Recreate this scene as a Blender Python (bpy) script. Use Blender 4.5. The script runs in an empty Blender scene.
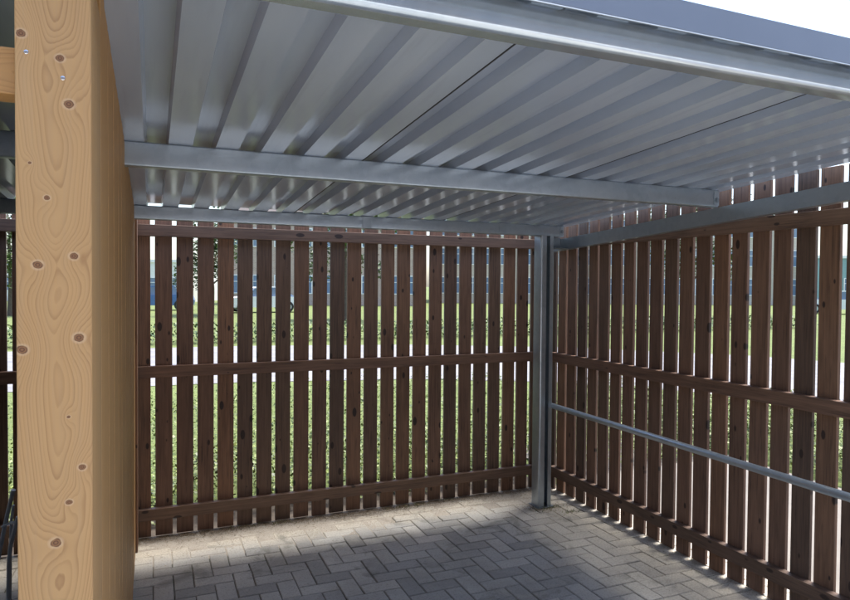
import bpy, bmesh, math, random
import numpy as np
from mathutils import Vector, Matrix
random.seed(7)
rng = np.random.default_rng(7)
C = bpy.context.scene.collection
S = bpy.context.scene
R = math.radians

# ------------------------------------------------------------------ camera
cam = bpy.data.cameras.new('camera')
cam_o = bpy.data.objects.new('camera', cam); C.objects.link(cam_o)
yaw, pitch, roll, fpx = 0.3964, -0.0221, 0.0074, 653.88
fw = Vector((math.sin(yaw)*math.cos(pitch), math.cos(yaw)*math.cos(pitch), math.sin(pitch)))
rt = Vector((math.cos(yaw), -math.sin(yaw), 0)); up = rt.cross(fw)
r2 = rt*math.cos(roll)+up*math.sin(roll); u2 = -rt*math.sin(roll)+up*math.cos(roll)
m = Matrix((r2, u2, -fw)).transposed().to_4x4()
m.translation = Vector((-2.8863, -4.3901, 1.6))
cam_o.matrix_world = m
cam.sensor_width = 36; cam.lens = 36*fpx/850
cam.clip_start = 0.02; cam.clip_end = 3000
S.camera = cam_o

# ------------------------------------------------------------------ world and sun
SUN_EL, SUN_AZ = R(74), R(75)          # azimuth clockwise from +Y
w = bpy.data.worlds.new('World'); S.world = w; w.use_nodes = True
nt = w.node_tree; nt.nodes.clear()
sky = nt.nodes.new('ShaderNodeTexSky'); sky.sky_type = 'NISHITA'; sky.sun_disc = False
sky.sun_elevation = SUN_EL; sky.sun_rotation = SUN_AZ
sky.air_density = 1.0; sky.dust_density = 2.5; sky.ozone_density = 1.5
bg = nt.nodes.new('ShaderNodeBackground'); bg.inputs[1].default_value = 0.15
wo = nt.nodes.new('ShaderNodeOutputWorld')
nt.links.new(sky.outputs[0], bg.inputs[0]); nt.links.new(bg.outputs[0], wo.inputs[0])
sl = bpy.data.lights.new('sun', 'SUN'); sl.energy = 2.5; sl.angle = R(13.0); sl.color = (1, .96, .9)
so = bpy.data.objects.new('sun', sl); C.objects.link(so)
sd = Vector((math.sin(SUN_AZ)*math.cos(SUN_EL), math.cos(SUN_AZ)*math.cos(SUN_EL), math.sin(SUN_EL)))
so.rotation_euler = sd.to_track_quat('Z', 'Y').to_euler(); so.location = sd*30
S.view_settings.view_transform = 'Standard'; S.view_settings.look = 'None'
S.view_settings.gamma = 1; S.view_settings.exposure = 1.62
S.view_settings.use_curve_mapping = False
S.render.engine = 'CYCLES'
S.cycles.max_bounces = 8; S.cycles.diffuse_bounces = 5; S.cycles.glossy_bounces = 4

# ------------------------------------------------------------------ node helper
class NG:
    def __init__(s, name):
        s.m = bpy.data.materials.new(name); s.m.use_nodes = True
        s.t = s.m.node_tree; s.n = s.t.nodes
        s.b = s.n['Principled BSDF']
        s._tc = None
    def node(s, typ, **k):
        n = s.n.new(typ)
        for a, v in k.items(): setattr(n, a, v)
        return n
    def put(s, sock, v):
        if hasattr(v, 'is_output') or isinstance(v, bpy.types.NodeSocket): s.t.links.new(v, sock)
        elif isinstance(v, tuple) and len(v) == 3 and sock.type == 'RGBA': sock.default_value = (*v, 1)
        else: sock.default_value = v
    def tc(s, which='Object'):
        if not s._tc: s._tc = s.node('ShaderNodeTexCoord')
        return s._tc.outputs[which]
    def math(s, op, a, b=None, c=None):
        n = s.node('ShaderNodeMath', operation=op)
        s.put(n.inputs[0], a)
        if b is not None: s.put(n.inputs[1], b)
        if c is not None: s.put(n.inputs[2], c)
        return n.outputs[0]
    def vmath(s, op, a, b=None):
        n = s.node('ShaderNodeVectorMath', operation=op)
        s.put(n.inputs[0], a)
        if b is not None: s.put(n.inputs[1], b)
        return n.outputs[0]
    def mapping(s, v, scale=(1, 1, 1), loc=(0, 0, 0)):
        n = s.node('ShaderNodeMapping'); s.put(n.inputs[0], v)
        n.inputs['Scale'].default_value = scale
        s.put(n.inputs['Location'], loc); return n.outputs[0]
    def noise(s, v, scale, detail=4, rough=.55, dist=0):
        n = s.node('ShaderNodeTexNoise'); s.put(n.inputs['Vector'], v)
        n.inputs['Scale'].default_value = scale; n.inputs['Detail'].default_value = detail
        n.inputs['Roughness'].default_value = rough; n.inputs['Distortion'].default_value = dist
        return n.outputs[0]
    def voro(s, v, scale, feature='F1', out=0):
        n = s.node('ShaderNodeTexVoronoi', feature=feature); s.put(n.inputs['Vector'], v)
        n.inputs['Scale'].default_value = scale; return n.outputs[out]
    def ramp(s, f, stops):
        n = s.node('ShaderNodeValToRGB'); s.put(n.inputs[0], f)
        e = n.color_ramp.elements
        while len(e) < len(stops): e.new(.5)
        for x, (p, c) in zip(e, stops):
            x.position = p; x.color = (*c, 1) if isinstance(c, tuple) else (c, c, c, 1)
        return n.outputs[0]
    def mix(s, f, a, b, mode='MIX'):
        n = s.node('ShaderNodeMix', data_type='RGBA', blend_type=mode)
        s.put(n.inputs[0], f); s.put(n.inputs[6], a); s.put(n.inputs[7], b)
        return n.outputs[2]
    def bump(s, h, strength=.3, dist=.002):
        n = s.node('ShaderNodeBump'); n.inputs['Strength'].default_value = strength
        n.inputs['Distance'].default_value = dist; s.put(n.inputs['Height'], h)
        s.t.links.new(n.outputs[0], s.b.inputs['Normal'])
    def sep(s, v):
        n = s.node('ShaderNodeSeparateXYZ'); s.put(n.inputs[0], v); return n.outputs
    def rnd(s): return s.node('ShaderNodeObjectInfo').outputs['Random']
    def set(s, **k):
        for a, v in k.items(): s.put(s.b.inputs[a.replace('_', ' ')], v)
        return s.m

def mat_plain(name, col, rough=.6, metal=0., var=.12, scale=8):
    g = NG(name)
    n = g.noise(g.tc(), scale, 5)
    c = g.mix(g.ramp(n, [(.3, 0.), (.7, 1.)]), tuple(x*(1-var) for x in col), tuple(min(1, x*(1+var)) for x in col))
    return g.set(Base_Color=c, Roughness=rough, Metallic=metal)

def mat_stained():
    """brown stained softwood, grain along local Z, differs per board"""
    g = NG('stained_wood')
    r = g.rnd()
    off = g.node('ShaderNodeCombineXYZ'); g.put(off.inputs[0], g.math('MULTIPLY', r, 37.)); g.put(off.inputs[2], g.math('MULTIPLY', r, 91.))
    v = g.vmath('ADD', g.tc(), off.outputs[0])
    warp = g.noise(g.mapping(v, (6, 6, 1.3)), 1.5, 3)
    gr = g.noise(g.mapping(v, (60, 60, 2.2)), 1.4, 6, .65, .4)
    base = g.mix(g.ramp(gr, [(.3, 0.), (.72, 1.)]), (.072, .045, .032), (.235, .148, .100))
    base = g.mix(g.ramp(warp, [(.35, 0.), (.7, .55)]), base, (.235, .150, .105))
    # per board tint
    tint = g.ramp(r, [(0., (.66, .66, .68)), (.2, (1.0, .95, .92)), (.4, (.80, .80, .80)), (.6, (1.42, 1.20, 1.0)), (.8, (.95, .86, .84)), (1., (1.2, 1.08, 1.02))])
    base = g.mix(1., base, tint, 'MULTIPLY')
    kn = g.voro(g.mapping(v, (17, 0.01, 8.0)), 1.0)
    k2 = g.voro(g.mapping(v, (17, .01, 8.0)), 1.0, out=1)
    sz = g.sep(k2)[0]
    kd = g.math('SUBTRACT', kn, g.math('MULTIPLY', g.math('POWER', sz, 2.5), .24))
    base = g.mix(g.ramp(kd, [(.0, 1.), (.05, 0.)]), base, (.035, .02, .016))
    sc = g.noise(g.mapping(v, (90, 90, 3.5)), 1., 3, .7)
    base = g.mix(g.ramp(sc, [(.56, 0.), (.68, .65)]), base, (.04, .026, .022))
    g.bump(gr, .35, .0015)
    return g.set(Base_Color=base, Roughness=.62)

def mat_galv(name='galvanised_steel', dark=1., rough=.30):
    g = NG(name)
    v = g.tc()
    sp = g.sep(g.voro(v, 38, out=1))[0]
    n = g.noise(v, 4, 4, .55); f = g.noise(v, 60, 3)
    c = g.mix(sp, (.42*dark, .49*dark, .55*dark), (.47*dark, .54*dark, .60*dark))
    c = g.mix(g.ramp(n, [(.40, 0.), (.68, .5)]), c, (.54*dark, .60*dark, .64*dark))
    c = g.mix(g.ramp(f, [(.60, 0.), (.75, .25)]), c, (.32*dark, .36*dark, .40*dark))
    ro = g.math('ADD', g.math('MULTIPLY', n, .12), rough-.06)
    return g.set(Base_Color=c, Roughness=ro, Metallic=.75)

def mat_sheet():
    g = NG('coated_sheet')
    v = g.tc()
    n = g.noise(g.mapping(v, (3, .6, 3)), 1.5, 4)
    st = g.noise(g.mapping(v, (30, 2, 8)), 1.0, 4)
    c = g.mix(g.ramp(n, [(.35, 0.), (.65, 1.)]), (.42, .49, .60), (.48, .55, .65))
    c = g.mix(g.ramp(st, [(.55, 0.), (.75, .25)]), c, (.28, .32, .39))
    ro = g.math('ADD', g.math('MULTIPLY', n, .14), .12)
    g.bump(g.noise(g.mapping(v, (6, 1.2, 6)), 1.5, 3), .12, .004)
    return g.set(Base_Color=c, Roughness=ro, Metallic=.12, Specular_IOR_Level=.8)

def mat_post(knots, name='planed_pine', straight=False):
    """solid wood: rings round a wandering pith, pushed aside by knots"""
    g = NG(name)
    s = g.sep(g.tc()); x, y, z = s[0], s[1], s[2]
    cz = g.node('ShaderNodeCombineXYZ'); g.put(cz.inputs[2], z)
    if straight:
        g.put(cz.inputs[1], g.math('MULTIPLY', g.rnd(), 40.))
    wn = g.noise(cz.outputs[0], 1.5, 1.5, .4)
    D = g.math('ADD', g.math('MULTIPLY', g.math('SUBTRACT', wn, .5), .10), .0)
    D = g.math('ABSOLUTE', D)
    lat = g.noise(g.mapping(g.tc(), (6, 6, 1.1)), 1., 2)
    x2 = g.math('ADD', g.math('SUBTRACT', x, .003), g.math('MULTIPLY', g.math('SUBTRACT', lat, .5), .022))
    yy = g.math('ADD', g.math('ADD', y, .018), D)
    rr = g.math('SQRT', g.math('ADD', g.math('MULTIPLY', x2, x2), g.math('MULTIPLY', yy, yy)))
    rr = g.math('SUBTRACT', rr, g.math('MULTIPLY', z, .075))
    cr = g.node('ShaderNodeCombineXYZ'); g.put(cr.inputs[0], rr)
    rr = g.math('ADD', rr, g.math('MULTIPLY', g.noise(cr.outputs[0], 45, 2), .006))
    core = None
    for kx, kz, ks, ka in knots:
        dx = g.math('SUBTRACT', x, kx); dz = g.math('SUBTRACT', z, kz)
        q = g.math('ADD', g.math('MULTIPLY', dx, dx), g.math('MULTIPLY', g.math('MULTIPLY', dz, dz), .42))
        e = g.math('EXPONENT', g.math('MULTIPLY', q, -1./(ks*ks*5.0)))
        rr = g.math('ADD', rr, g.math('MULTIPLY', e, ka*.016))
        q1 = g.math('SQRT', g.math('ADD', g.math('MULTIPLY', dx, dx), g.math('MULTIPLY', g.math('MULTIPLY', dz, dz), 1.3)))
        qq = g.math('DIVIDE', q1, ks)
        core = qq if core is None else g.math('MINIMUM', core, qq)
    fine = g.noise(g.mapping(g.tc(), (160, 160, 4)), 1., 4)
    rr = g.math('ADD', rr, g.math('MULTIPLY', g.math('SUBTRACT', fine, .5), .0012))
    ph = g.math('FRACT', g.math('MULTIPLY', rr, 235.))
    fl_ = g.node('ShaderNodeTexWhiteNoise', noise_dimensions='1D'); g.put(fl_.inputs['W'], g.math('FLOOR', g.math('MULTIPLY', rr, 235.)))
    ringvar = g.math('ADD', g.math('MULTIPLY', fl_.outputs[0], .7), .45)
    ring = g.ramp(ph, [(0., 0.), (.55, .25), (.88, 1.), (.97, .55), (1., 0.)])
    big = g.noise(g.mapping(g.tc(), (10, 10, 1.5)), 1., 3)
    ringamt = g.math('MULTIPLY', g.math('MULTIPLY', ring, ringvar), g.math('ADD', g.math('MULTIPLY', big, 1.0), .15))
    c = g.mix(ringamt, (.50, .305, .130), (.25, .120, .045))
    c = g.mix(g.ramp(big, [(.4, 0.), (.7, .5)]), c, (.46, .26, .10))
    c = g.mix(g.ramp(fine, [(.45, 0.), (.8, .35)]), c, (.40, .27, .15))
    if core is not None:
        c = g.mix(g.ramp(core, [(.0, 0.), (.7, 0.), (.95, .7), (1.5, .45), (2.3, 0.)] if False else [(0., .0), (.5, .0), (.62, .6), (.8, .35), (1., 0.)]), c, (.62, .44, .27))
        kr = g.math('FRACT', g.math('MULTIPLY', core, 3.2))
        kc = g.mix(g.ramp(kr, [(.2, 0.), (.8, 1.)]), (.26, .125, .05), (.12, .05, .022))
        kn = g.noise(g.tc(), 110, 3)
        edge = g.math('ADD', core, g.math('MULTIPLY', g.math('SUBTRACT', kn, .5), .55))
        c = g.mix(g.ramp(edge, [(.52, 1.), (.68, 0.)]), c, kc)
    if straight: c = g.mix(1., c, (1.0, .93, .82), 'MULTIPLY')
    g.bump(g.math('ADD', ph, fine), .12, .0006)
    return g.set(Base_Color=c, Roughness=.58)

def mat_paver():
    g = NG('concrete_paver')
    v = g.tc()
    ri = g.node('ShaderNodeNewGeometry').outputs['Random Per Island']
    c = g.ramp(ri, [(0., (.24, .245, .25)), (.3, (.33, .335, .34)), (.6, (.40, .405, .405)), (.8, (.285, .29, .30)), (1., (.46, .455, .445))])
    n1 = g.noise(v, 2.2, 5, .6); n2 = g.noise(v, 90, 3, .7); n3 = g.noise(v, 9, 5, .65)
    c = g.mix(g.ramp(n1, [(.42, 0.), (.68, .6)]), c, (.17, .165, .155))
    c = g.mix(g.ramp(n3, [(.5, 0.), (.72, .55)]), c, (.37, .355, .325))
    c = g.mix(g.ramp(n2, [(.33, .4), (.5, 0.)]), c, (.10, .10, .10))
    # blown sand along both fences, right band strengthened to paint in sunlight
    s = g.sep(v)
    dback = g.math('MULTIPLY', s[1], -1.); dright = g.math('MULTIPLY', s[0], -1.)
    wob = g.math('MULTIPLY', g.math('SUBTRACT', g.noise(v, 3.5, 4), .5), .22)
    left = g.ramp(g.math('MULTIPLY', g.math('ADD', s[0], 3.2), .45), [(0., 0.10), (1., -.0)])
    db = g.math('SUBTRACT', g.math('ADD', dback, wob), g.math('MULTIPLY', left, 1.))
    dust = g.ramp(db, [(.14, .92), (.36, 0.)])
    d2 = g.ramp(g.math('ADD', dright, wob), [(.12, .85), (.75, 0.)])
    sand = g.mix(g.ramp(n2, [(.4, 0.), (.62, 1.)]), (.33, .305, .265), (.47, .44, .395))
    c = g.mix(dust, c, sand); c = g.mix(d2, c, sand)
    st = g.noise(v, 4.2, 6, .7, .6)
    c = g.mix(g.ramp(st, [(.56, 0.), (.66, .55)]), c, (.11, .115, .10))
    sp_ = g.voro(v, 38)
    c = g.mix(g.ramp(sp_, [(.06, .7), (.10, 0.)]), c, (.08, .07, .05))
    c = g.mix(1., c, (1.12, 1.09, 1.02), 'MULTIPLY')
    g.bump(g.math('ADD', n2, g.math('MULTIPLY', n3, .6)), .5, .002)
    return g.set(Base_Color=c, Roughness=g.ramp(n1, [(.3, .8), (.7, .62)]))

def mat_joint():
    g = NG('joint_sand')
    v = g.tc()
    n = g.noise(v, 6, 5); n2 = g.noise(v, 150, 3)
    c = g.mix(g.ramp(n, [(.4, 0.), (.6, 1.)]), (.05, .055, .038), (.18, .17, .145))
    s = g.sep(v)
    c2 = g.mix(n2, (.26, .23, .19), (.40, .36, .30))
    wob = g.math('MULTIPLY', g.math('SUBTRACT', g.noise(v, 3.5, 4), .5), .22)
    d = g.ramp(g.math('ADD', g.math('MULTIPLY', s[1], -1.), wob), [(.16, 1.), (.42, 0.)])
    d2 = g.ramp(g.math('ADD', g.math('MULTIPLY', s[0], -1.), wob), [(.05, .6), (.5, 0.)])
    c = g.mix(g.math('MAXIMUM', d, d2), c, c2)
    g.bump(n2, .6, .003)
    return g.set(Base_Color=c, Roughness=.95)

def mat_grass():
    g = NG('grass_ground')
    v = g.tc()
    n = g.noise(v, .6, 5); n2 = g.noise(v, 14, 5, .7)
    c = g.mix(g.ramp(n2, [(.35, 0.), (.65, 1.)]), (.06, .085, .02), (.18, .22, .065))
    c = g.mix(g.ramp(n, [(.4, 0.), (.65, .6)]), c, (.15, .19, .05))
    g.bump(n2, .8, .04)
    return g.set(Base_Color=c, Roughness=.9)

def mat_leaf(name, a, b):
    g = NG(name)
    ri = g.node('ShaderNodeNewGeometry').outputs['Random Per Island']
    c = g.mix(ri, a, b)
    return g.set(Base_Color=c, Roughness=.5, Transmission_Weight=0., Subsurface_Weight=0.)

def mat_brick(name, c1, c2, mortar, sc=1.):
    g = NG(name)
    s = g.sep(g.tc())
    cv = g.node('ShaderNodeCombineXYZ'); g.put(cv.inputs[0], g.math('ADD', s[0], s[1])); g.put(cv.inputs[1], s[2])
    n = g.node('ShaderNodeTexBrick'); g.put(n.inputs['Vector'], cv.outputs[0])
    n.inputs['Color1'].default_value = (*c1, 1); n.inputs['Color2'].default_value = (*c2, 1); n.inputs['Mortar'].default_value = (*mortar, 1)
    n.inputs['Scale'].default_value = sc; n.inputs['Brick Width'].default_value = .22; n.inputs['Row Height'].default_value = .075
    n.inputs['Mortar Size'].default_value = .008
    return g.set(Base_Color=n.outputs[0], Roughness=.85)

M = {}
M['stained'] = mat_stained()
M['galv'] = mat_galv()
M['galv_dark'] = mat_galv('galvanised_post_steel', .62, .42)
M['sheet'] = mat_sheet(); M['zinc'] = mat_plain('dull_zinc_coat', (.42, .48, .54), .45, .2, .1)
M['fascia'] = mat_plain('blue_grey_coated_steel', (.18, .22, .29), .38, 0, .05, 3)
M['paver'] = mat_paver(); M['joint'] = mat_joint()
M['grass'] = mat_grass()
M['path'] = mat_plain('pale_path_concrete', (.215, .21, .215), .85, 0, .2, 3)
M['slab'] = mat_plain('light_concrete_slab', (.50, .49, .47), .85, 0, .1, 3)
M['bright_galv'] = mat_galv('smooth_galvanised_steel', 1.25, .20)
M['asphalt'] = mat_plain('pale_asphalt', (.20, .18, .155), .9, 0, .15, 2)
M['leaf'] = mat_leaf('shrub_leaf', (.035, .06, .012), (.21, .26, .06))
M['treeleaf'] = mat_leaf('tree_leaf', (.03, .065, .015), (.08, .13, .03))
M['bark'] = mat_plain('bark', (.10, .075, .055), .9, 0, .3, 12)
M['litter'] = mat_leaf('dry_leaf', (.06, .04, .022), (.24, .17, .095))
def mat_sand():
    g = NG('blown_sand'); n = g.noise(g.tc(), 220, 3, .7); n2 = g.noise(g.tc(), 7, 4)
    c = g.mix(g.ramp(n, [(.35, 0.), (.65, 1.)]), (.28, .25, .21), (.46, .42, .36))
    c = g.mix(g.ramp(n2, [(.45, 0.), (.7, .5)]), c, (.24, .21, .17)); g.bump(n, .6, .0015)
    return g.set(Base_Color=c, Roughness=.95)
M['sand'] = mat_sand()
M['screw'] = mat_plain('bright_screw_steel', (.75, .75, .75), .2, 1.)
M['soil'] = mat_plain('dark_soil', (.055, .042, .03), .95, 0, .35, 25)
M['white'] = mat_plain('white_render', (.74, .73, .70), .8, 0, .05)
M['brick'] = mat_brick('brown_brick', (.36, .24, .19), (.44, .31, .24), (.5, .47, .44))
M['palebrick'] = mat_brick('pale_brick', (.46, .38, .31), (.52, .45, .37), (.5, .48, .45))
M['rooftile'] = mat_plain('dark_roof_tile', (.10, .085, .08), .8)
M['frame'] = mat_plain('white_window_frame', (.78, .78, .77), .4)
M['glass'] = mat_plain('blue_grey_glass', (.16, .22, .32), .08, 0, .2, .5)
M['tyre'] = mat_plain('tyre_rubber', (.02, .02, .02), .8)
M['bluepaint'] = mat_plain('blue_car_paint', (.08, .16, .36), .25, .2, .03)
M['whitepaint'] = mat_plain('white_car_paint', (.72, .73, .74), .25, 0, .03)
M['teal'] = mat_plain('teal_cladding', (.20, .32, .33), .5, 0, .05)

# ------------------------------------------------------------------ mesh helpers
class MB:
    def __init__(s): s.bm = bmesh.new()
    def box(s, x0, x1, y0, y1, z0, z1, bevel=0., seg=2):
        r = bmesh.ops.create_cube(s.bm, size=1.)
        vs = r['verts']
        for v in vs:
            v.co = Vector((x0+(v.co.x+.5)*(x1-x0), y0+(v.co.y+.5)*(y1-y0), z0+(v.co.z+.5)*(z1-z0)))
        if bevel:
            es = list({e for v in vs for e in v.link_edges})
            bmesh.ops.bevel(s.bm, geom=es, offset=bevel, segments=seg, affect='EDGES', profile=.6)
        return vs
    def prism(s, prof, axis, a0, a1, closed=True, zf=None):
        """prof: list of 2D points; axis 'x' -> (y,z) profile run along x; 'y' -> (x,z); 'z' -> (x,y)"""
        def P(p, t):
            if axis == 'x': return (t, p[0], p[1])
            if axis == 'y': return (p[0], t, p[1] + (zf(t) if zf else 0))
            return (p[0], p[1], t)
        A = [s.bm.verts.new(P(p, a0)) for p in prof]; B = [s.bm.verts.new(P(p, a1)) for p in prof]
        n = len(prof)
        for i in range(n if closed else n-1):
            j = (i+1) % n
            s.bm.faces.new((A[i], A[j], B[j], B[i]))
        if closed:
            s.bm.faces.new(A[::-1]); s.bm.faces.new(B)
    def tube(s, pts, r, n=16, cap=True):
        pts = [Vector(p) for p in pts]; rings = []
        prev = None
        for i, p in enumerate(pts):
            d = (pts[min(i+1, len(pts)-1)]-pts[max(i-1, 0)]).normalized()
            a = prev if prev else (Vector((0, 0, 1)) if abs(d.z) < .9 else Vector((1, 0, 0)))
            e1 = (a - d*a.dot(d)).normalized(); e2 = d.cross(e1); prev = e1
            rr = r[i] if isinstance(r, (list, tuple)) else r
            rings.append([s.bm.verts.new(p+(e1*math.cos(2*math.pi*k/n)+e2*math.sin(2*math.pi*k/n))*rr) for k in range(n)])
        for a, b in zip(rings, rings[1:]):
            for k in range(n): s.bm.faces.new((a[k], a[(k+1) % n], b[(k+1) % n], b[k]))
        if cap: s.bm.faces.new(rings[0][::-1]); s.bm.faces.new(rings[-1])
    def build(s, name, mat, parent=None, smooth=False, loc=None):
        bmesh.ops.recalc_face_normals(s.bm, faces=s.bm.faces)
        me = bpy.data.meshes.new(name); s.bm.to_mesh(me); s.bm.free()
        me.materials.append(mat)
        if smooth:
            me.shade_smooth()
            try: me.set_sharp_from_angle(angle=R(35))
            except Exception: pass
        o = bpy.data.objects.new(name, me); C.objects.link(o)
        if parent: o.parent = parent
        if loc: o.location = loc
        return o

def empty(name, loc=(0, 0, 0), rz=0):
    o = bpy.data.objects.new(name, None); C.objects.link(o); o.location = loc; o.rotation_euler.z = rz
    o.empty_display_size = .2
    return o
def tag(o, label, cat=None, group=None):
    o['label'] = label
    if cat: o['category'] = cat
    if group: o['group'] = group
    return o
def struct(o): o['kind'] = 'structure'; return o
def stuff(o, label, cat): o['kind'] = 'stuff'; o['label'] = label; o['category'] = cat; return o
def from_arrays(name, V, F, mat):
    me = bpy.data.meshes.new(name)
    me.from_pydata(V.tolist() if hasattr(V, 'tolist') else V, [], F.tolist() if hasattr(F, 'tolist') else F)
    me.materials.append(mat)
    o = bpy.data.objects.new(name, me); C.objects.link(o); return o
def instance(src, parent, loc, rot=(0, 0, 0)):
    c = src.copy(); C.objects.link(c); c.parent = parent; c.location = loc; c.rotation_euler = rot
    return c

# ------------------------------------------------------------------ ground
def sheet(name, x0, x1, y0, y1, z, mat):
    b = MB(); vs = [b.bm.verts.new(p) for p in ((x0, y0, z), (x1, y0, z), (x1, y1, z), (x0, y1, z))]
    b.bm.faces.new(vs); return struct(b.build(name, mat))
sheet('grass_ground', -700, 700, -700, 700, -.03, M['grass'])
sheet('joint_bed', -9, .364, -9, .047, -.006, M['joint'])
sheet('forecourt', -40, 40, -45, -9.004, -.004, M['slab'])
sheet('side_forecourt', .35, 40, -9, -5, -.004, M['path'])
def lane(name, pts, wdt, z, mat):
    b = MB(); L = []; Rr = []
    pts = [Vector(p) for p in pts]
    for i, p in enumerate(pts):
        d = (pts[min(i+1, len(pts)-1)]-pts[max(i-1, 0)]).normalized(); nrm = Vector((-d.y, d.x))
        L.append(b.bm.verts.new((*(p+nrm*wdt/2), z))); Rr.append(b.bm.verts.new((*(p-nrm*wdt/2), z)))
    for i in range(len(pts)-1): b.bm.faces.new((Rr[i], Rr[i+1], L[i+1], L[i]))
    return struct(b.build(name, mat))
sheet('side_path', .365, 2.25, -9, 1.2, -.012, M['asphalt'])
sheet('soil_strip', -9, .048, .0475, .42, -.011, M['soil'])
arc = [(-60, 10.2), (-5, 10.2), (-1, 10.0), (2.5, 9.2), (5.4, 7.6), (7.6, 5.2), (8.8, 2.2), (9.1, -1.5), (9.1, -30)]
lane('road', arc, 6.6, -.022, M['path'])

# herringbone pavers, one mesh
V = []; F = []
def paver(cx, cy, lx, ly, g=.0026):
    hx, hy = lx/2-g, ly/2-g
    bz = 0.0035; z = random.gauss(0, .0009); tx, ty = random.gauss(0, .006), random.gauss(0, .006)
    a = random.gauss(0, .006); ca, sa = math.cos(a), math.sin(a); k = len(V)
    cx += random.gauss(0, .0006); cy += random.gauss(0, .0006)
    for (ex, ey, dz) in ((hx, hy, -.03), (hx, hy, -bz), (hx-bz, hy-bz, 0)):
        for sx, sy in ((-1, -1), (1, -1), (1, 1), (-1, 1)):
            px, py = sx*ex, sy*ey
            V.append((cx+px*ca-py*sa, cy+px*sa+py*ca, z+dz+tx*px+ty*py))
    for L in (0, 4):
        for i in range(4):
            j = (i+1) % 4
            F.append((k+L+i, k+L+j, k+L+4+j, k+L+4+i))
    F.append((k+8, k+9, k+10, k+11))
px_, py_ = .2025, .1012
nb = 2
for r in range(nb):                                   # straight courses along the back fence
    y = .045-.0506-r*py_
    x = -8.9+(r % 2)*.1
    while x < .30: paver(x, y, px_, py_); x += px_
y_lim = .045-nb*py_
U = py_
for i in range(-120, 120):
    for j in range(-120, 120):
        k = (i-j) % 4
        # 90 degree herringbone on a grid of half-bricks
        x0 = i*U; y0 = j*U
        if k == 0: cx, cy, lx, ly = x0+U, y0+U/2, 2*U, U
        elif k == 3: cx, cy, lx, ly = x0+U/2, y0+U, U, 2*U
        else: continue
        cx += -4.5; cy += -2.6
        if cx+lx/2 > .38 or cx < -8.8 or cy+ly/2 > y_lim+.012 or cy < -8.9: continue
        paver(cx, cy, lx, ly)
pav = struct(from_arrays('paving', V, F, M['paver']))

# ------------------------------------------------------------------ fences
def slat_mesh(mb, wdt, z0, z1, th=.02):
    mb.box(-wdt/2, wdt/2, 0, th, z0, z1, .0018, 1)
def make_fence(name, label, n, first_gap, pitch, width, length0, length1, ztop, right=False):
    """local frame: x along the fence, y outwards; gap k centred at first_gap - k*pitch"""
    root = empty(name)
    if right: root.rotation_euler.z = -math.pi/2       # local x -> -Y, local y -> +X
    protos = []
    for q in range(3):
        b = MB(); slat_mesh(b, width+(q-1)*.0016, .001+.002*q, ztop+(q-1)*.006)
        protos.append(b)
    meshes = []
    for q, b in enumerate(protos):
        o = b.build('slat', M['stained'], root); meshes.append(o)
    used = [False]*3
    for k in range(-1, n):
        xc = first_gap-(k+.5)*pitch + random.gauss(0, .0008)
        if not right and k >= 25: xc -= .024      # the neighbouring bay starts its own spacing
        if right: xc = -xc
        loc = (xc, .0455+random.uniform(0, .001), 0); rot = (random.gauss(0, .0006), random.gauss(0, .0009), random.gauss(0, .008))
        q = random.randrange(3)
        if not used[q]:
            used[q] = True; o = meshes[q]; o.location = loc; o.rotation_euler = rot
        else: instance(meshes[q], root, loc, rot)
    for q in range(3):
        if not used[q]: bpy.data.objects.remove(meshes[q])
    for z0, z1 in ((.118, .190), (1.013, 1.085), (1.893, 1.966)):
        b = MB()
        # built along local z so that the grain runs with the rail
        L = length1-length0
        b.box(-(z1-z0)/2, (z1-z0)/2, 0, .044, -L/2, L/2, .003, 2)
        o = b.build('rail', M['stained'], root)
        o.rotation_euler = (0, math.pi/2, 0); o.location = ((length0+length1)/2, 0, (z0+z1)/2)
    tag(root, label, 'fence')
    return root
make_fence('slatted_fence', 'brown stained slatted fence across the back, behind the low end of the roof', 46, -.1332+.1247, .1247, .0995, -5.9, .0, 2.02)
make_fence('slatted_fence', 'brown stained slatted fence on the right side, behind the round steel rail', 28, -.0645+.1274,   .1274, .1008, .046, 3.55, 2.17, True)

# ------------------------------------------------------------------ timber post, partition, crossbeam
PX0, PX1, PY0 = -3.081, -2.975, -3.206
pc = (PX0+PX1)/2
kn = [(-3.072, 1.986, 1.1, 1), (-3.019, 1.955, 1., 1), (-3.007, 1.884, 1.2, 1), (-3.038, 1.734, .7, .6), (-3.051, 1.628, 1.15, 1.1),
      (-3.001, 1.643, 1., 1), (-2.994, 1.512, 1.25, 1.2), (-3.073, 1.495, 1.25, 1.2), (-2.990, 1.302, .9, .8), (-3.009, 1.247, .8, .9),
      (-3.028, 1.184, 1.3, 1.3), (-3.009, 1.385, .45, .5), (-3.061, 1.787, .4, .5), (-3.03, .8, 1.1, 1), (-3.01, .35, 1.2, 1)]
knots = [(x-pc, z, .0100*s, a*1.2) for x, z, s, a in kn]
M['post'] = mat_post(knots)
M['pine'] = mat_post([], 'planed_pine_board', True)
root = empty('timber_post', (pc, PY0, 0))
b = MB(); hw = (PX1-PX0)/2
b.box(-hw, hw, 0, .216, 0, 2.0265-.0541*PY0-.0925, .004, 3)
b.build('post_body', M['post'], root, True)
for sx, sz in ((-3.065, 1.958), (-3.015, 1.924)):
    b = MB(); b.tube([(0, .004, 0), (0, -.0008, 0), (0, -.0012, 0)], [.0034, .0034, .0022], 14)
    b.build('screw', M['screw'], root, True, (sx-pc, 0, sz))
tag(root, 'thick pale timber post with knots and two screws in the left foreground', 'post')

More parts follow.
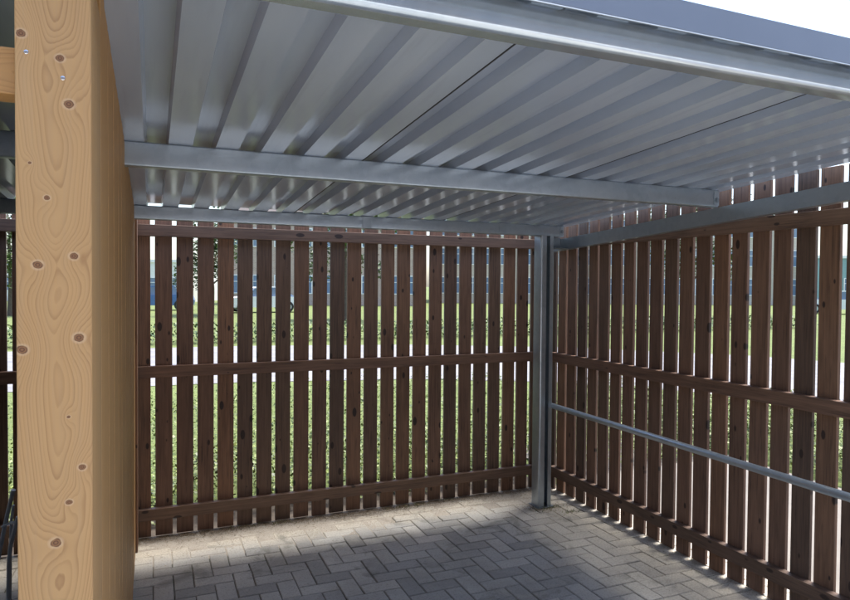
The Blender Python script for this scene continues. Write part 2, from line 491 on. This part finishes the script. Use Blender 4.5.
root = empty('timber_partition', (PX1, -2.985, 0))
i = 0; y = 0.
while y < 2.96:
    wd = .118
    yb = -2.985+y; yn = min(y+wd, 2.975)
    b = MB(); zt = 2.0265-.0541*(yb+wd/2)-.004
    b.box(-.021, 0, 0, yn-y-.003, .015, zt, .0018, 1)
    b.build('board', M['pine'], root, False, (random.uniform(-.0012, .0), y, 0)); y += wd; i += 1
for z in (.15, 1.05, 1.93):
    b = MB(); b.box(-.066, -.0225, .02, 2.95, z-.036, z+.036, .003)
    b.build('rail', M['pine'], root)
b = MB(); b.box(.0, .012, 2.80, 2.975, .0, 2.02, .002, 1); b.box(-.05, .0, 2.955, 2.9755, .0, 2.02)
b.build('end_post', M['stained'], root)
tag(root, 'pale timber board partition running back from the foreground post to the back fence', 'partition')

root = empty('timber_crossbeam', (-4.7, PY0+.03, 1.935))
b = MB(); L = 2*(4.7-3.0835)
b.box(-.037, .037, 0, .06, -L/2, L/2, .003)
o = b.build('beam_body', M['pine'], root); o.rotation_euler = (0, math.pi/2, 0)
tag(root, 'short timber crossbeam leaving the foreground post to the left edge', 'beam')

root = empty('shade_wall', (-3.30, -3.16, 0))  # added out of view to keep front light out of the left bay
for k in range(24):
    b = MB(); b.box(-.116, 0, 0, .02, .02, 2.05, .0018, 1)
    b.build('board', M['stained'], root, False, (-k*.1185, 0, 0))
tag(root, 'unseen brown board wall added across the front of the left neighbouring bay to darken it', 'wall')
root = empty('shade_wall', (-6.13, -3.10, 0))  # added out of view, shuts side light out of the left bay
for k in range(26):
    b = MB(); b.box(0, .02, 0, .116, .02, 2.0, .0018, 1)
    b.build('board', M['stained'], root, False, (0, k*.1185, 0))
tag(root, 'unseen brown board wall added at the far left end of the neighbouring bay to keep it dark', 'wall')

# ------------------------------------------------------------------ steel shelter
root = empty('bike_shelter')
tag(root, 'galvanised steel shelter frame with ribbed grey metal roof over the bay', 'shelter')
def zr(y): return 2.0269-.0541*y
YB, YF = -.20, -3.245
PITCH, PW = .1688, 1.0128
for k in range(6):
    xR = -.042-k*PW
    pts = [(xR+.012, .010), (xR-.006, .010), (xR-.006, 0)]
    for j in range(6):
        r = xR-.083-.1688*j
        pts += [(r, 0), (r-.007, .036), (r-.076, .036), (r-.085, 0)]
        if j == 2 or j == 4: pass
    pts = [p for p in pts if p[0] > xR-PW-.0001]
    if pts[-1][0] > xR-PW+.001: pts.append((xR-PW+.001, 0))
    if k == 0: pts = pts[3:]; pts.insert(0, (xR, .02)); pts.insert(1, (xR, 0))
    b = MB(); b.prism(pts, 'y', YF, YB, False, zr)
    o = b.build('roof_panel', M['sheet'], root)
    so_ = o.modifiers.new('thickness', 'SOLIDIFY'); so_.thickness = .0012; so_.offset = 0
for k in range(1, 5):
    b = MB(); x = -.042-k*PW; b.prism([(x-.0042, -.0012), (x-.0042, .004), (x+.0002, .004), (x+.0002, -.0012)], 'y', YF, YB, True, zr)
    b.build('seam_shadow', M['tyre'], root)  # black strip painting the shadow gap where the roof panels lap
def c_purlin(y, h, xl, xr, name='purlin', fl=.045, rad=.006, rr=5, top=None, flip=1, mat=None):
    """C section, web facing the camera side (-y), flanges going back"""
    zt = (zr(y) - .0008) if top is None else top; zb = zt-h; t = .003
    out = []
    # outer contour: top flange back -> web -> bottom flange back -> lip
    def arc_(cy, cz, a0, a1, r, n=rr): return [(cy+r*math.cos(a0+(a1-a0)*i/n), cz+r*math.sin(a0+(a1-a0)*i/n)) for i in range(n+1)]
    P_ = math.pi
    o_ = [(y+fl, zt-.014), (y+fl, zt)] + arc_(y+rad, zt-rad, P_/2, P_, rad) + arc_(y+rad, zb+rad, P_, 1.5*P_, rad) + [(y+fl, zb), (y+fl, zb+.014)]
    ri = max(rad-t, .001)
    i_ = [(y+fl-t, zb+.014), (y+fl-t, zb+t)] + arc_(y+rad, zb+rad, 1.5*P_, P_, ri) + arc_(y+rad, zt-rad, P_, P_/2, ri) + [(y+fl-t, zt-t), (y+fl-t, zt-.014)]
    b = MB(); b.prism(o_+i_, 'x', xl, xr)
    return b.build(name, mat or M['galv'], root, True)
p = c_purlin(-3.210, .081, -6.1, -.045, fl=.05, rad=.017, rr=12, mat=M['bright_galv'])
c_purlin(-1.758, .090, -6.1, -.088)
c_purlin(-.336, .078, -6.1, -.088)
# splice sleeves on the back purlin
for x in (-1.60, -.60):
    b = MB(); b.box(-.03, .03, -.0035, -.0005, zr(-.336)-.0765, zr(-.336)-.003, .0008, 1)
    b.build('splice_plate', M['galv'], root, False, (x, -.336, 0))
# rafter along the right side (C section, web towards the bay)
def rafter(x0, x1, y0, y1):
    b = MB()
    prof = [(x0, 0), (x0, -.082), (x1, -.082), (x1, -.068), (x1-.003, -.068), (x1-.003, -.079), (x0+.003, -.079), (x0+.003, -.003), (x1-.003, -.003), (x1-.003, -.014), (x1, -.014), (x1, 0)]
    b.prism(prof, 'y', y0, y1, True, lambda y: zr(y)-.0925)
    return b.build('rafter', M['galv'], root)
rafter(-.088, -.040, -3.205, -.10)
rafter(-6.14, -6.09, -3.24, -.10)
for y, h in ((-1.758, .09), (-.336, .078)):
    # bolted cleat at the purlin's end
    b = MB(); zb = zr(y)-h
    b.box(-.122, -.0885, -.006, -.002, zb+.006, zb+h-.012, .001, 1)
    cl = b.build('cleat', M['galv'], root, False, (0, y, 0))
    b = MB(); b.tube([(0, 0, 0), (0, -.008, 0)], .009, 6); b.tube([(0, .001, 0), (0, -.0025, 0)], .0135, 18)
    b.build('bolt', M['galv_dark'], cl, False, (-.106, -.006, zb+.035))
# corner post: lipped C section open towards the camera
def lip_post(x, y, name, zt):
    h = .05; t = .004; r = .012
    b = MB()
    def corner(cx, cy, a0, rad, n=5): return [(cx+rad*math.cos(a0+(math.pi/2)*i/n), cy+rad*math.sin(a0+(math.pi/2)*i/n)) for i in range(n+1)]
    P_ = math.pi
    s0, s1 = -.008, .020     # slot in the front face
    hx, hy = .055, .05
    out = [(s0, -hy)] + [ (q[0], q[1]) for q in corner(-hx+r, -hy+r, P_, r)[::-1]] + corner(-hx+r, hy-r, P_/2, r)[::-1] + corner(hx-r, hy-r, 0, r)[::-1] + corner(hx-r, -hy+r, -P_/2, r)[::-1] + [(s1, -hy)]
    ri = r-t
    inn = [(s1, -hy+t)] + corner(hx-r, -hy+r, -P_/2, ri) + corner(hx-r, hy-r, 0, ri) + corner(-hx+r, hy-r, P_/2, ri) + corner(-hx+r, -hy+r, P_, ri) + [(s0, -hy+t)]
    b.prism([(x+a, y+c) for a, c in out+inn], 'z', 0.0, zt)
    return b.build(name, M['galv'], root, True)
lip_post(-.262, -.345, 'corner_post', zr(-.336)-.079)
b = MB(); b.box(-.33, -.19, -.41, -.28, .001, .007, .001, 1); b.build('base_plate', M['galv_dark'], root)
# bracket between post head, purlin and rafter
b = MB(); b.box(-.206, -.0885, -.30, -.285, 1.875, 1.962, .002, 1)
b.box(-.206, -.0885, -.40, -.30, 1.875, 1.880, .001, 1)
b.build('bracket', M['galv_dark'], root)
# fascia trim on the high front edge
b = MB(); yf = -3.251; zt = zr(yf)+.024
prof = [(yf+.020, zt-.046), (yf, zt-.052), (yf-.001, zt-.050), (yf-.001, zt+.014), (yf+.05, zt+.016), (yf+.05, zt+.0145), (yf+.001, zt+.0125), (yf+.001, zt-.049), (yf+.020, zt-.043)]
b.prism(prof, 'x', -6.12, -.038)
b.build('fascia', M['fascia'], root)
b = MB(); b.tube([(-6.12, yf, zt-.0535), (-.038, yf, zt-.0535)], .0016, 8); b.build('hem', M['galv'], root, True)
# screws through the deck flats into the fascia side are not visible; rib closures at the front
rc = None
for k in range(4):
    for j in range(6):
        r = -.042-k*PW-.083-.1688*j
        if rc is None:
            b = MB(); b.prism([(-.002, .001), (-.009, .034), (-.074, .034), (-.083, .001)], 'y', -.002, .002)
            rc = b.build('rib_closure', M['sheet'], root, False, (r, -3.241, zr(-3.241)))
        else: instance(rc, root, (r, -3.241, zr(-3.241)))

# round rail in front of the right fence
root = empty('guard_rail', (-.2, -.34, .73))
b = MB(); b.tube([(0, .02, .004), (0, -3.1, -.004)], .019, 24); b.build('tube', M['galv'], root, True)
b = MB(); b.box(-.010, .024, -3.12, -3.095, -.73, .022, .003); b.build('upright', M['galv'], root, True)
tag(root, 'round galvanised tube rail running along the right fence at knee height', 'rail')

# ------------------------------------------------------------------ bicycle rack in the neighbouring bay
def P3(px, py, Y):
    d = fw + r2*((px-425)/fpx) + u2*((300-py)/fpx); c = m.translation
    return c + d*((Y-c.y)/d.y)
root = empty('bicycle_stand', (-3.55, -.70, 0))
def arm(pts, r=.0095):
    b = MB(); b.tube([P3(a, c, Y)-Vector(root.location) for a, c, Y in pts], r, 12); return b.build('hoop', M['zinc'], root, True)
arm([(13.5, 490, -.78), (11, 500, -.76), (7, 516, -.72), (3, 535, -.70), (-2, 560, -.68), (-9, 600, -.66), (-16, 606, -.6)])
arm([(18, 517, -.80), (14, 532, -.78), (10.5, 546, -.75), (9, 562, -.74), (8.5, 590, -.74), (8.5, 612, -.74)])
arm([(2, 527, -.71), (8, 524, -.73), (15, 522, -.78)], .006)
arm([(13.5, 505, -.60), (11.5, 520, -.60), (10.5, 545, -.60), (10, 604, -.60)], .007)
b = MB(); b.box(-.55, .2, -.05, .02, .0, .02, .003); b.build('floor_rail', M['galv'], root)
tag(root, 'low bent tube cycle stand at the bottom left edge behind the timber post', 'cycle stand')

# ------------------------------------------------------------------ litter and weeds on the paving
V = []; F = []
def flake(x, y, z, s):
    k = len(V); a = random.uniform(0, 6.28); t = random.uniform(-.6, .6); u = random.uniform(-.6, .6)
    for (p, q) in ((-1, 0), (0, -.45), (1, 0), (0, .45)):
        X = (p*math.cos(a)-q*math.sin(a))*s; Y = (p*math.sin(a)+q*math.cos(a))*s
        V.append((x+X, y+Y, z+abs(p*t+q*u)*s*.6+.001))
    F.append((k, k+1, k+2, k+3))
for i in range(8500):
    x = -random.uniform(0, 3.1); y = .02-abs(random.gauss(0, .045))-max(0, math.sin(x*3.1)*.02)
    if random.random() < .18: y = -abs(random.gauss(.05, .14))
    flake(x, y, random.uniform(.002, .010), random.uniform(.002, .0075))
for i in range(500):
    flake(-.262+random.gauss(0, .09), -.40+random.gauss(0, .05), .001, random.uniform(.002, .007))
for i in range(900):
    flake(.03-abs(random.gauss(0, .05)), -random.uniform(0, 3), .001, random.uniform(.002, .005))
for i in range(900):
    flake(-random.uniform(0, 3), -random.uniform(.1, 2.8), .001, random.uniform(.001, .0035))
stuff(from_arrays('leaf_litter', V, F, M['litter']), 'dry leaf crumbs and sand blown against the foot of the fences', 'litter')
# blown sand lying over the border course
nx, ny = 260, 40; gx = np.linspace(-3.0, -.05, nx); gy = np.linspace(-.42, .05, ny)
GX, GY = np.meshgrid(gx, gy, indexing='ij')
H = np.zeros_like(GX)
for q in range(26):
    fx_, fy_ = rng.normal(0, 9), rng.normal(0, 16); H += np.sin(GX*fx_+GY*fy_+rng.uniform(0, 6.28))
H /= 5.0
edge_ = -.15-.16*np.clip((-GX-1.2)/1.2, 0, 1)+.03*np.sin(GX*4.3)
Z = .0035*np.clip((GY-edge_)/.16, -1.5, 1.)-.0015+.0016*H+rng.normal(0, .0004, H.shape)
Z[:, 0] = -.008
Vs = np.stack([GX, GY, Z], -1).reshape(-1, 3)
ii = np.arange(nx-1)[:, None]*ny+np.arange(ny-1)[None, :]
Fs = np.stack([ii, ii+ny, ii+ny+1, ii+1], -1).reshape(-1, 4)
stuff(from_arrays('sand', Vs, Fs, M['sand']), 'thin pale drift of blown sand along the foot of the back fence', 'sand')
V = []; F = []
def blade(x, y, z, h, wd):
    k = len(V); a = random.uniform(0, 6.28); l = random.uniform(.2, .9)*h; b_ = random.uniform(0, 6.28)
    dx, dy = math.cos(a)*wd, math.sin(a)*wd; ex, ey = math.cos(b_)*l, math.sin(b_)*l
    V.extend([(x-dx, y-dy, z), (x+dx, y+dy, z), (x+ex+dx*.8, y+ey+dy*.8, z+h*.7), (x+ex*1.4, y+ey*1.4, z+h)]); F.append((k, k+1, k+2, k+3))
for cx, cy, n in ((-2.35, .0, 60), (-2.1, -.01, 40), (-1.3, -.0, 50), (-1.15, -.02, 60), (-.30, -.42, 45), (-.16, -.55, 40), (-.85, .0, 30), (-.2, -.42, 40)):
    for i in range(n): blade(cx+random.gauss(0, .05), cy+random.gauss(0, .018), 0, random.uniform(.006, .025), .002)
stuff(from_arrays('weeds', V, F, M['leaf']), 'tiny green weeds between pavers at the fence foot and steel post', 'weeds')

# ------------------------------------------------------------------ low shrubs and grass beyond the fences
def leaves(n, fx, name, mat, label, cat, smin=.02, smax=.045):
    P = np.array([fx() for _ in range(n)])
    a = rng.uniform(0, 2*np.pi, n); el = rng.uniform(-.5, 1.2, n); s = rng.uniform(smin, smax, n)
    d = np.stack([np.cos(a)*np.cos(el), np.sin(a)*np.cos(el), np.sin(el)], 1)
    q = np.stack([-np.sin(a), np.cos(a), rng.uniform(-.5, .5, n)], 1)
    Vv = np.stack([P, P+d*s[:, None]*.5+q*s[:, None]*.32, P+d*s[:, None], P+d*s[:, None]*.5-q*s[:, None]*.32], 1).reshape(-1, 3)
    Ff = np.arange(4*n).reshape(-1, 4)
    o = from_arrays(name, Vv, Ff, mat); return stuff(o, label, cat)
def h_at(x, y): return .16+.13*math.sin(x*2.3+1)*math.cos(y*2.1)+.08*math.sin(x*7.1)
def back():
    x = random.uniform(-5.5, 2.5); y = .22+abs(random.gauss(0, 1.0)) if random.random() < .6 else random.uniform(.3, 5.5)
    h = max(.05, h_at(x, y)*(1.5 if y < 1.2 else .8)); return (x, y, h*math.sqrt(random.random()))
def side():
    y = random.uniform(-5, 3.0); x = 2.3+abs(random.gauss(0, .9)) if random.random() < .6 else random.uniform(2.3, 5.6)
    h = max(.05, h_at(y, x)*(1.2 if x < 3.2 else .8)); return (x, y, h*math.sqrt(random.random()))
leaves(52000, back, 'ground_cover', M['leaf'], 'low leafy green ground cover beyond the back fence', 'ground cover')
leaves(42000, side, 'ground_cover', M['leaf'], 'low leafy green ground cover beyond the right fence', 'ground cover')
def verge():
    t = random.random(); x = -22+44*t; return (x, 14.6+random.gauss(0, .35)-max(0, x-2)*.0, random.uniform(0, .5))
leaves(16000, verge, 'hedge', M['treeleaf'], 'low green hedge strip on the far side of the road', 'hedge', .06, .13)

# ------------------------------------------------------------------ trees
def tree(x, y, h, cr, label, z0c=.35, n=5200):
    root = empty('leafy_tree', (x, y, 0))
    b = MB(); b.tube([(0, 0, -.03), (.04, 0, h*.25), (-.03, .05, h*.55), (0, 0, h*.8)], [h*.022, h*.017, h*.011, h*.004], 10)
    for k in range(7):
        a = k*2.4; z = h*(.3+.07*k); b.tube([(0, 0, z), (math.cos(a)*cr*.35, math.sin(a)*cr*.35, z+cr*.3), (math.cos(a)*cr*.75, math.sin(a)*cr*.75, z+cr*.5)], [h*.009, h*.006, h*.002], 7)
    b.build('trunk', M['bark'], root, True)
    cl = [(random.gauss(0, cr*.42), random.gauss(0, cr*.42), random.uniform(h*z0c, h*.95), random.uniform(cr*.22, cr*.45)) for _ in range(22)]
    P = []
    for i in range(n):
        c = random.choice(cl); d = Vector((random.gauss(0, 1), random.gauss(0, 1), random.gauss(0, 1))).normalized()*c[3]*random.uniform(.5, 1.05)
        P.append((c[0]+d.x, c[1]+d.y, c[2]+d.z))
    P = np.array(P); a = rng.uniform(0, 6.28, n); s = rng.uniform(.09, .2, n)
    d = np.stack([np.cos(a), np.sin(a), rng.uniform(-.8, .8, n)], 1); q = np.stack([-np.sin(a), np.cos(a), rng.uniform(-.6, .6, n)], 1)
    Vv = np.stack([P, P+d*s[:, None]*.5+q*s[:, None]*.4, P+d*s[:, None], P+d*s[:, None]*.5-q*s[:, None]*.4], 1).reshape(-1, 3)
    o = from_arrays('crown', Vv, np.arange(4*n).reshape(-1, 4), M['treeleaf']); o.parent = root
    tag(root, label, 'tree')
def at(px, D):       # ground point D metres in front of the camera, towards photo column px
    d = fw + r2*((px-425)/fpx); c = m.translation; p = c + d*D; return p.x, p.y
x, y = at(212, 34); tree(x, y, 5.2, 1.9, 'bushy green tree seen in the gaps left of the brick terrace')
x, y = at(345, 30); tree(x, y, 6.5, 2.2, 'bushy green tree seen in the gaps in front of the brick terrace')
x, y = at(690, 30); tree(x, y, 6.0, 2.2, 'green tree seen through the right fence above the middle of its rail')
x, y = at(10, 32); tree(x, y, 6.0, 2.2, 'green tree seen in the gap left of the foreground timber post')

# ------------------------------------------------------------------ buildings
def building(name, label, pxa, pxb, D, h, wallmat, floors, cols, roof, depth=9, ww=1.1, wh=1.3, win='window', sill=.9):
    xa, ya = at(pxa, D); xb, yb = at(pxb, D)
    L = math.hypot(xb-xa, yb-ya); ang = math.atan2(yb-ya, xb-xa)
    root = empty(name, (xa, ya, -.03), ang)
    b = MB(); b.box(0, L, 0, depth, 0, h); b.build('wall', wallmat, root)
    if roof == 'gable':
        b = MB(); b.prism([(-.4, h-.02), (depth/2, h+2.6), (depth+.4, h-.02), (depth+.4, h-.16), (-.4, h-.16)], 'x', -.3, L+.3)
        b.build('roof', M['rooftile'], root)
    else:
        b = MB(); b.box(-.12, L+.12, -.12, depth+.12, h+.002, h+.25); b.build('roof', M['frame'], root)
    fh = h/floors; wp = None
    for f in range(floors):
        for c in range(cols):
            x = L*(c+.5)/cols; z = f*fh+sill
            if wp is None:
                b = MB(); t = .07
                b.box(-ww/2, ww/2, -.06, .03, 0, t); b.box(-ww/2, ww/2, -.06, .03, wh-t, wh)
                b.box(-ww/2, -ww/2+t, -.06, .03, t, wh-t); b.box(ww/2-t, ww/2, -.06, .03, t, wh-t)
                b.box(-.025, .025, -.05, .03, t, wh-t); b.box(-ww/2+t, -.027, -.05, .03, wh*.62, wh*.62+.05); b.box(.027, ww/2-t, -.05, .03, wh*.62, wh*.62+.05)
                wf = b.build(win, M['frame'], root, False, (x, 0, z))
                b = MB(); b.box(-ww/2+t, ww/2-t, -.02, .02, t, wh-t); pn = b.build('pane', M['glass'], wf); wp = (wf, pn)
            else:
                o = instance(wp[0], root, (x, 0, z)); instance(wp[1], o, (0, 0, 0))
    tag(root, label, 'building')
    return root
building('house', 'low white rendered house seen in the leftmost gaps of the back fence', -60, 192, 58, 3.5, M['white'], 1, 9, 'flat', 8)
building('brick_terrace', 'long brown brick terrace seen through the middle gaps of the back fence', 228, 424, 52, 7.4, M['brick'], 2, 9, 'gable', 9, 1.3, 1.5)
building('office_block', 'tall pale brick block with rows of blue windows seen behind the corner post', 430, 806, 62, 8.2, M['palebrick'], 3, 22, 'flat', 14, 1.35, 1.6)
building('low_hall', 'low teal clad hall seen in the gaps at the right edge', 816, 960, 60, 4.4, M['teal'], 1, 6, 'flat', 10, 1.6, 1.4, 'window', 1.2)

def bld2(name, label, x0, y0, L, h, ang):
    root = empty(name, (x0, y0, -.03), ang)
    b = MB(); b.box(0, L, 0, 9, 0, h); b.build('wall', M['darkbrick'], root)
    b = MB(); b.prism([(-.4, h-.02), (4.5, h+3), (9.4, h-.02), (9.4, h-.16), (-.4, h-.16)], 'x', -.3, L+.3); b.build('roof', M['rooftile'], root)
    for f in range(3):
        for c in range(int(L/3)):
            z = 1+f*2.9; x = 1.5+c*3
            b = MB(); b.box(x-.7, x+.7, -.05, .03, z, z+1.4); wf = b.build('window', M['frame'], root)
            b = MB(); b.box(x-.62, x+.62, -.06, -.04, z+.08, z+1.32); b.build('pane', M['glass'], wf)
    tag(root, label, 'building')
M['darkbrick'] = mat_brick('dark_brick', (.13, .085, .07), (.17, .11, .09), (.2, .19, .18))
bld2('added_house_row', 'unseen dark brick house row added opposite the open front to darken the beam reflections', 24, -16, 48, 9.6, math.pi)  # added behind the camera to block sky reflected in the front purlin
# ------------------------------------------------------------------ parked cars
def car(px, D, paint, label, rz):
    x, y = at(px, D); root = empty('parked_car', (x, y, -.02), rz)
    W = .86
    def side_prof(pts, w0, mat, name, bev=.03):
        b = MB(); b.prism([(a, z) for a, z in pts], 'y', -w0, w0)
        return b.build(name, mat, root, False)
    body = [(-2.1, .32), (-2.12, .62), (-2.0, .82), (-1.2, .92), (1.25, .95), (2.02, .86), (2.12, .6), (2.08, .30)]
    side_prof(body, W, paint, 'body')
    side_prof([(-1.2, .921), (-.55, 1.40), (.95, 1.44), (1.75, .90)], W-.12, M['glass'], 'cabin_glass')
    side_prof([(-.62, 1.395), (-.5, 1.47), (.9, 1.50), (1.08, 1.43)], W-.13, paint, 'roof')
    for xx in (-1.3, 1.3):
        for s in (-1, 1):
            b = MB(); b.tube([(0, -.1, 0), (0, .1, 0)], .32, 20); wl = b.build('wheel', M['tyre'], root, True, (xx, s*(W-.06), .33))
            b = MB(); b.tube([(0, -.105, 0), (0, .105, 0)], .19, 16); b.build('rim', M['galv'], wl, True)
    for s in (-1, 1):
        b = MB(); b.box(-2.13, -2.05, -.16, .16, -.06, .06, .015); b.build('headlight', M['frame'], root, False, (0, s*.6, .68))
    tag(root, label, 'car', 'cars parked beyond the road')
car(158, 40, M['bluepaint'], 'blue parked car seen in the leftmost gaps of the back fence', -.1)
car(262, 38, M['whitepaint'], 'white parked car in front of the brick terrace', .1)
car(838, 42, M['whitepaint'], 'white parked car in front of the teal hall at the right edge', -.9)
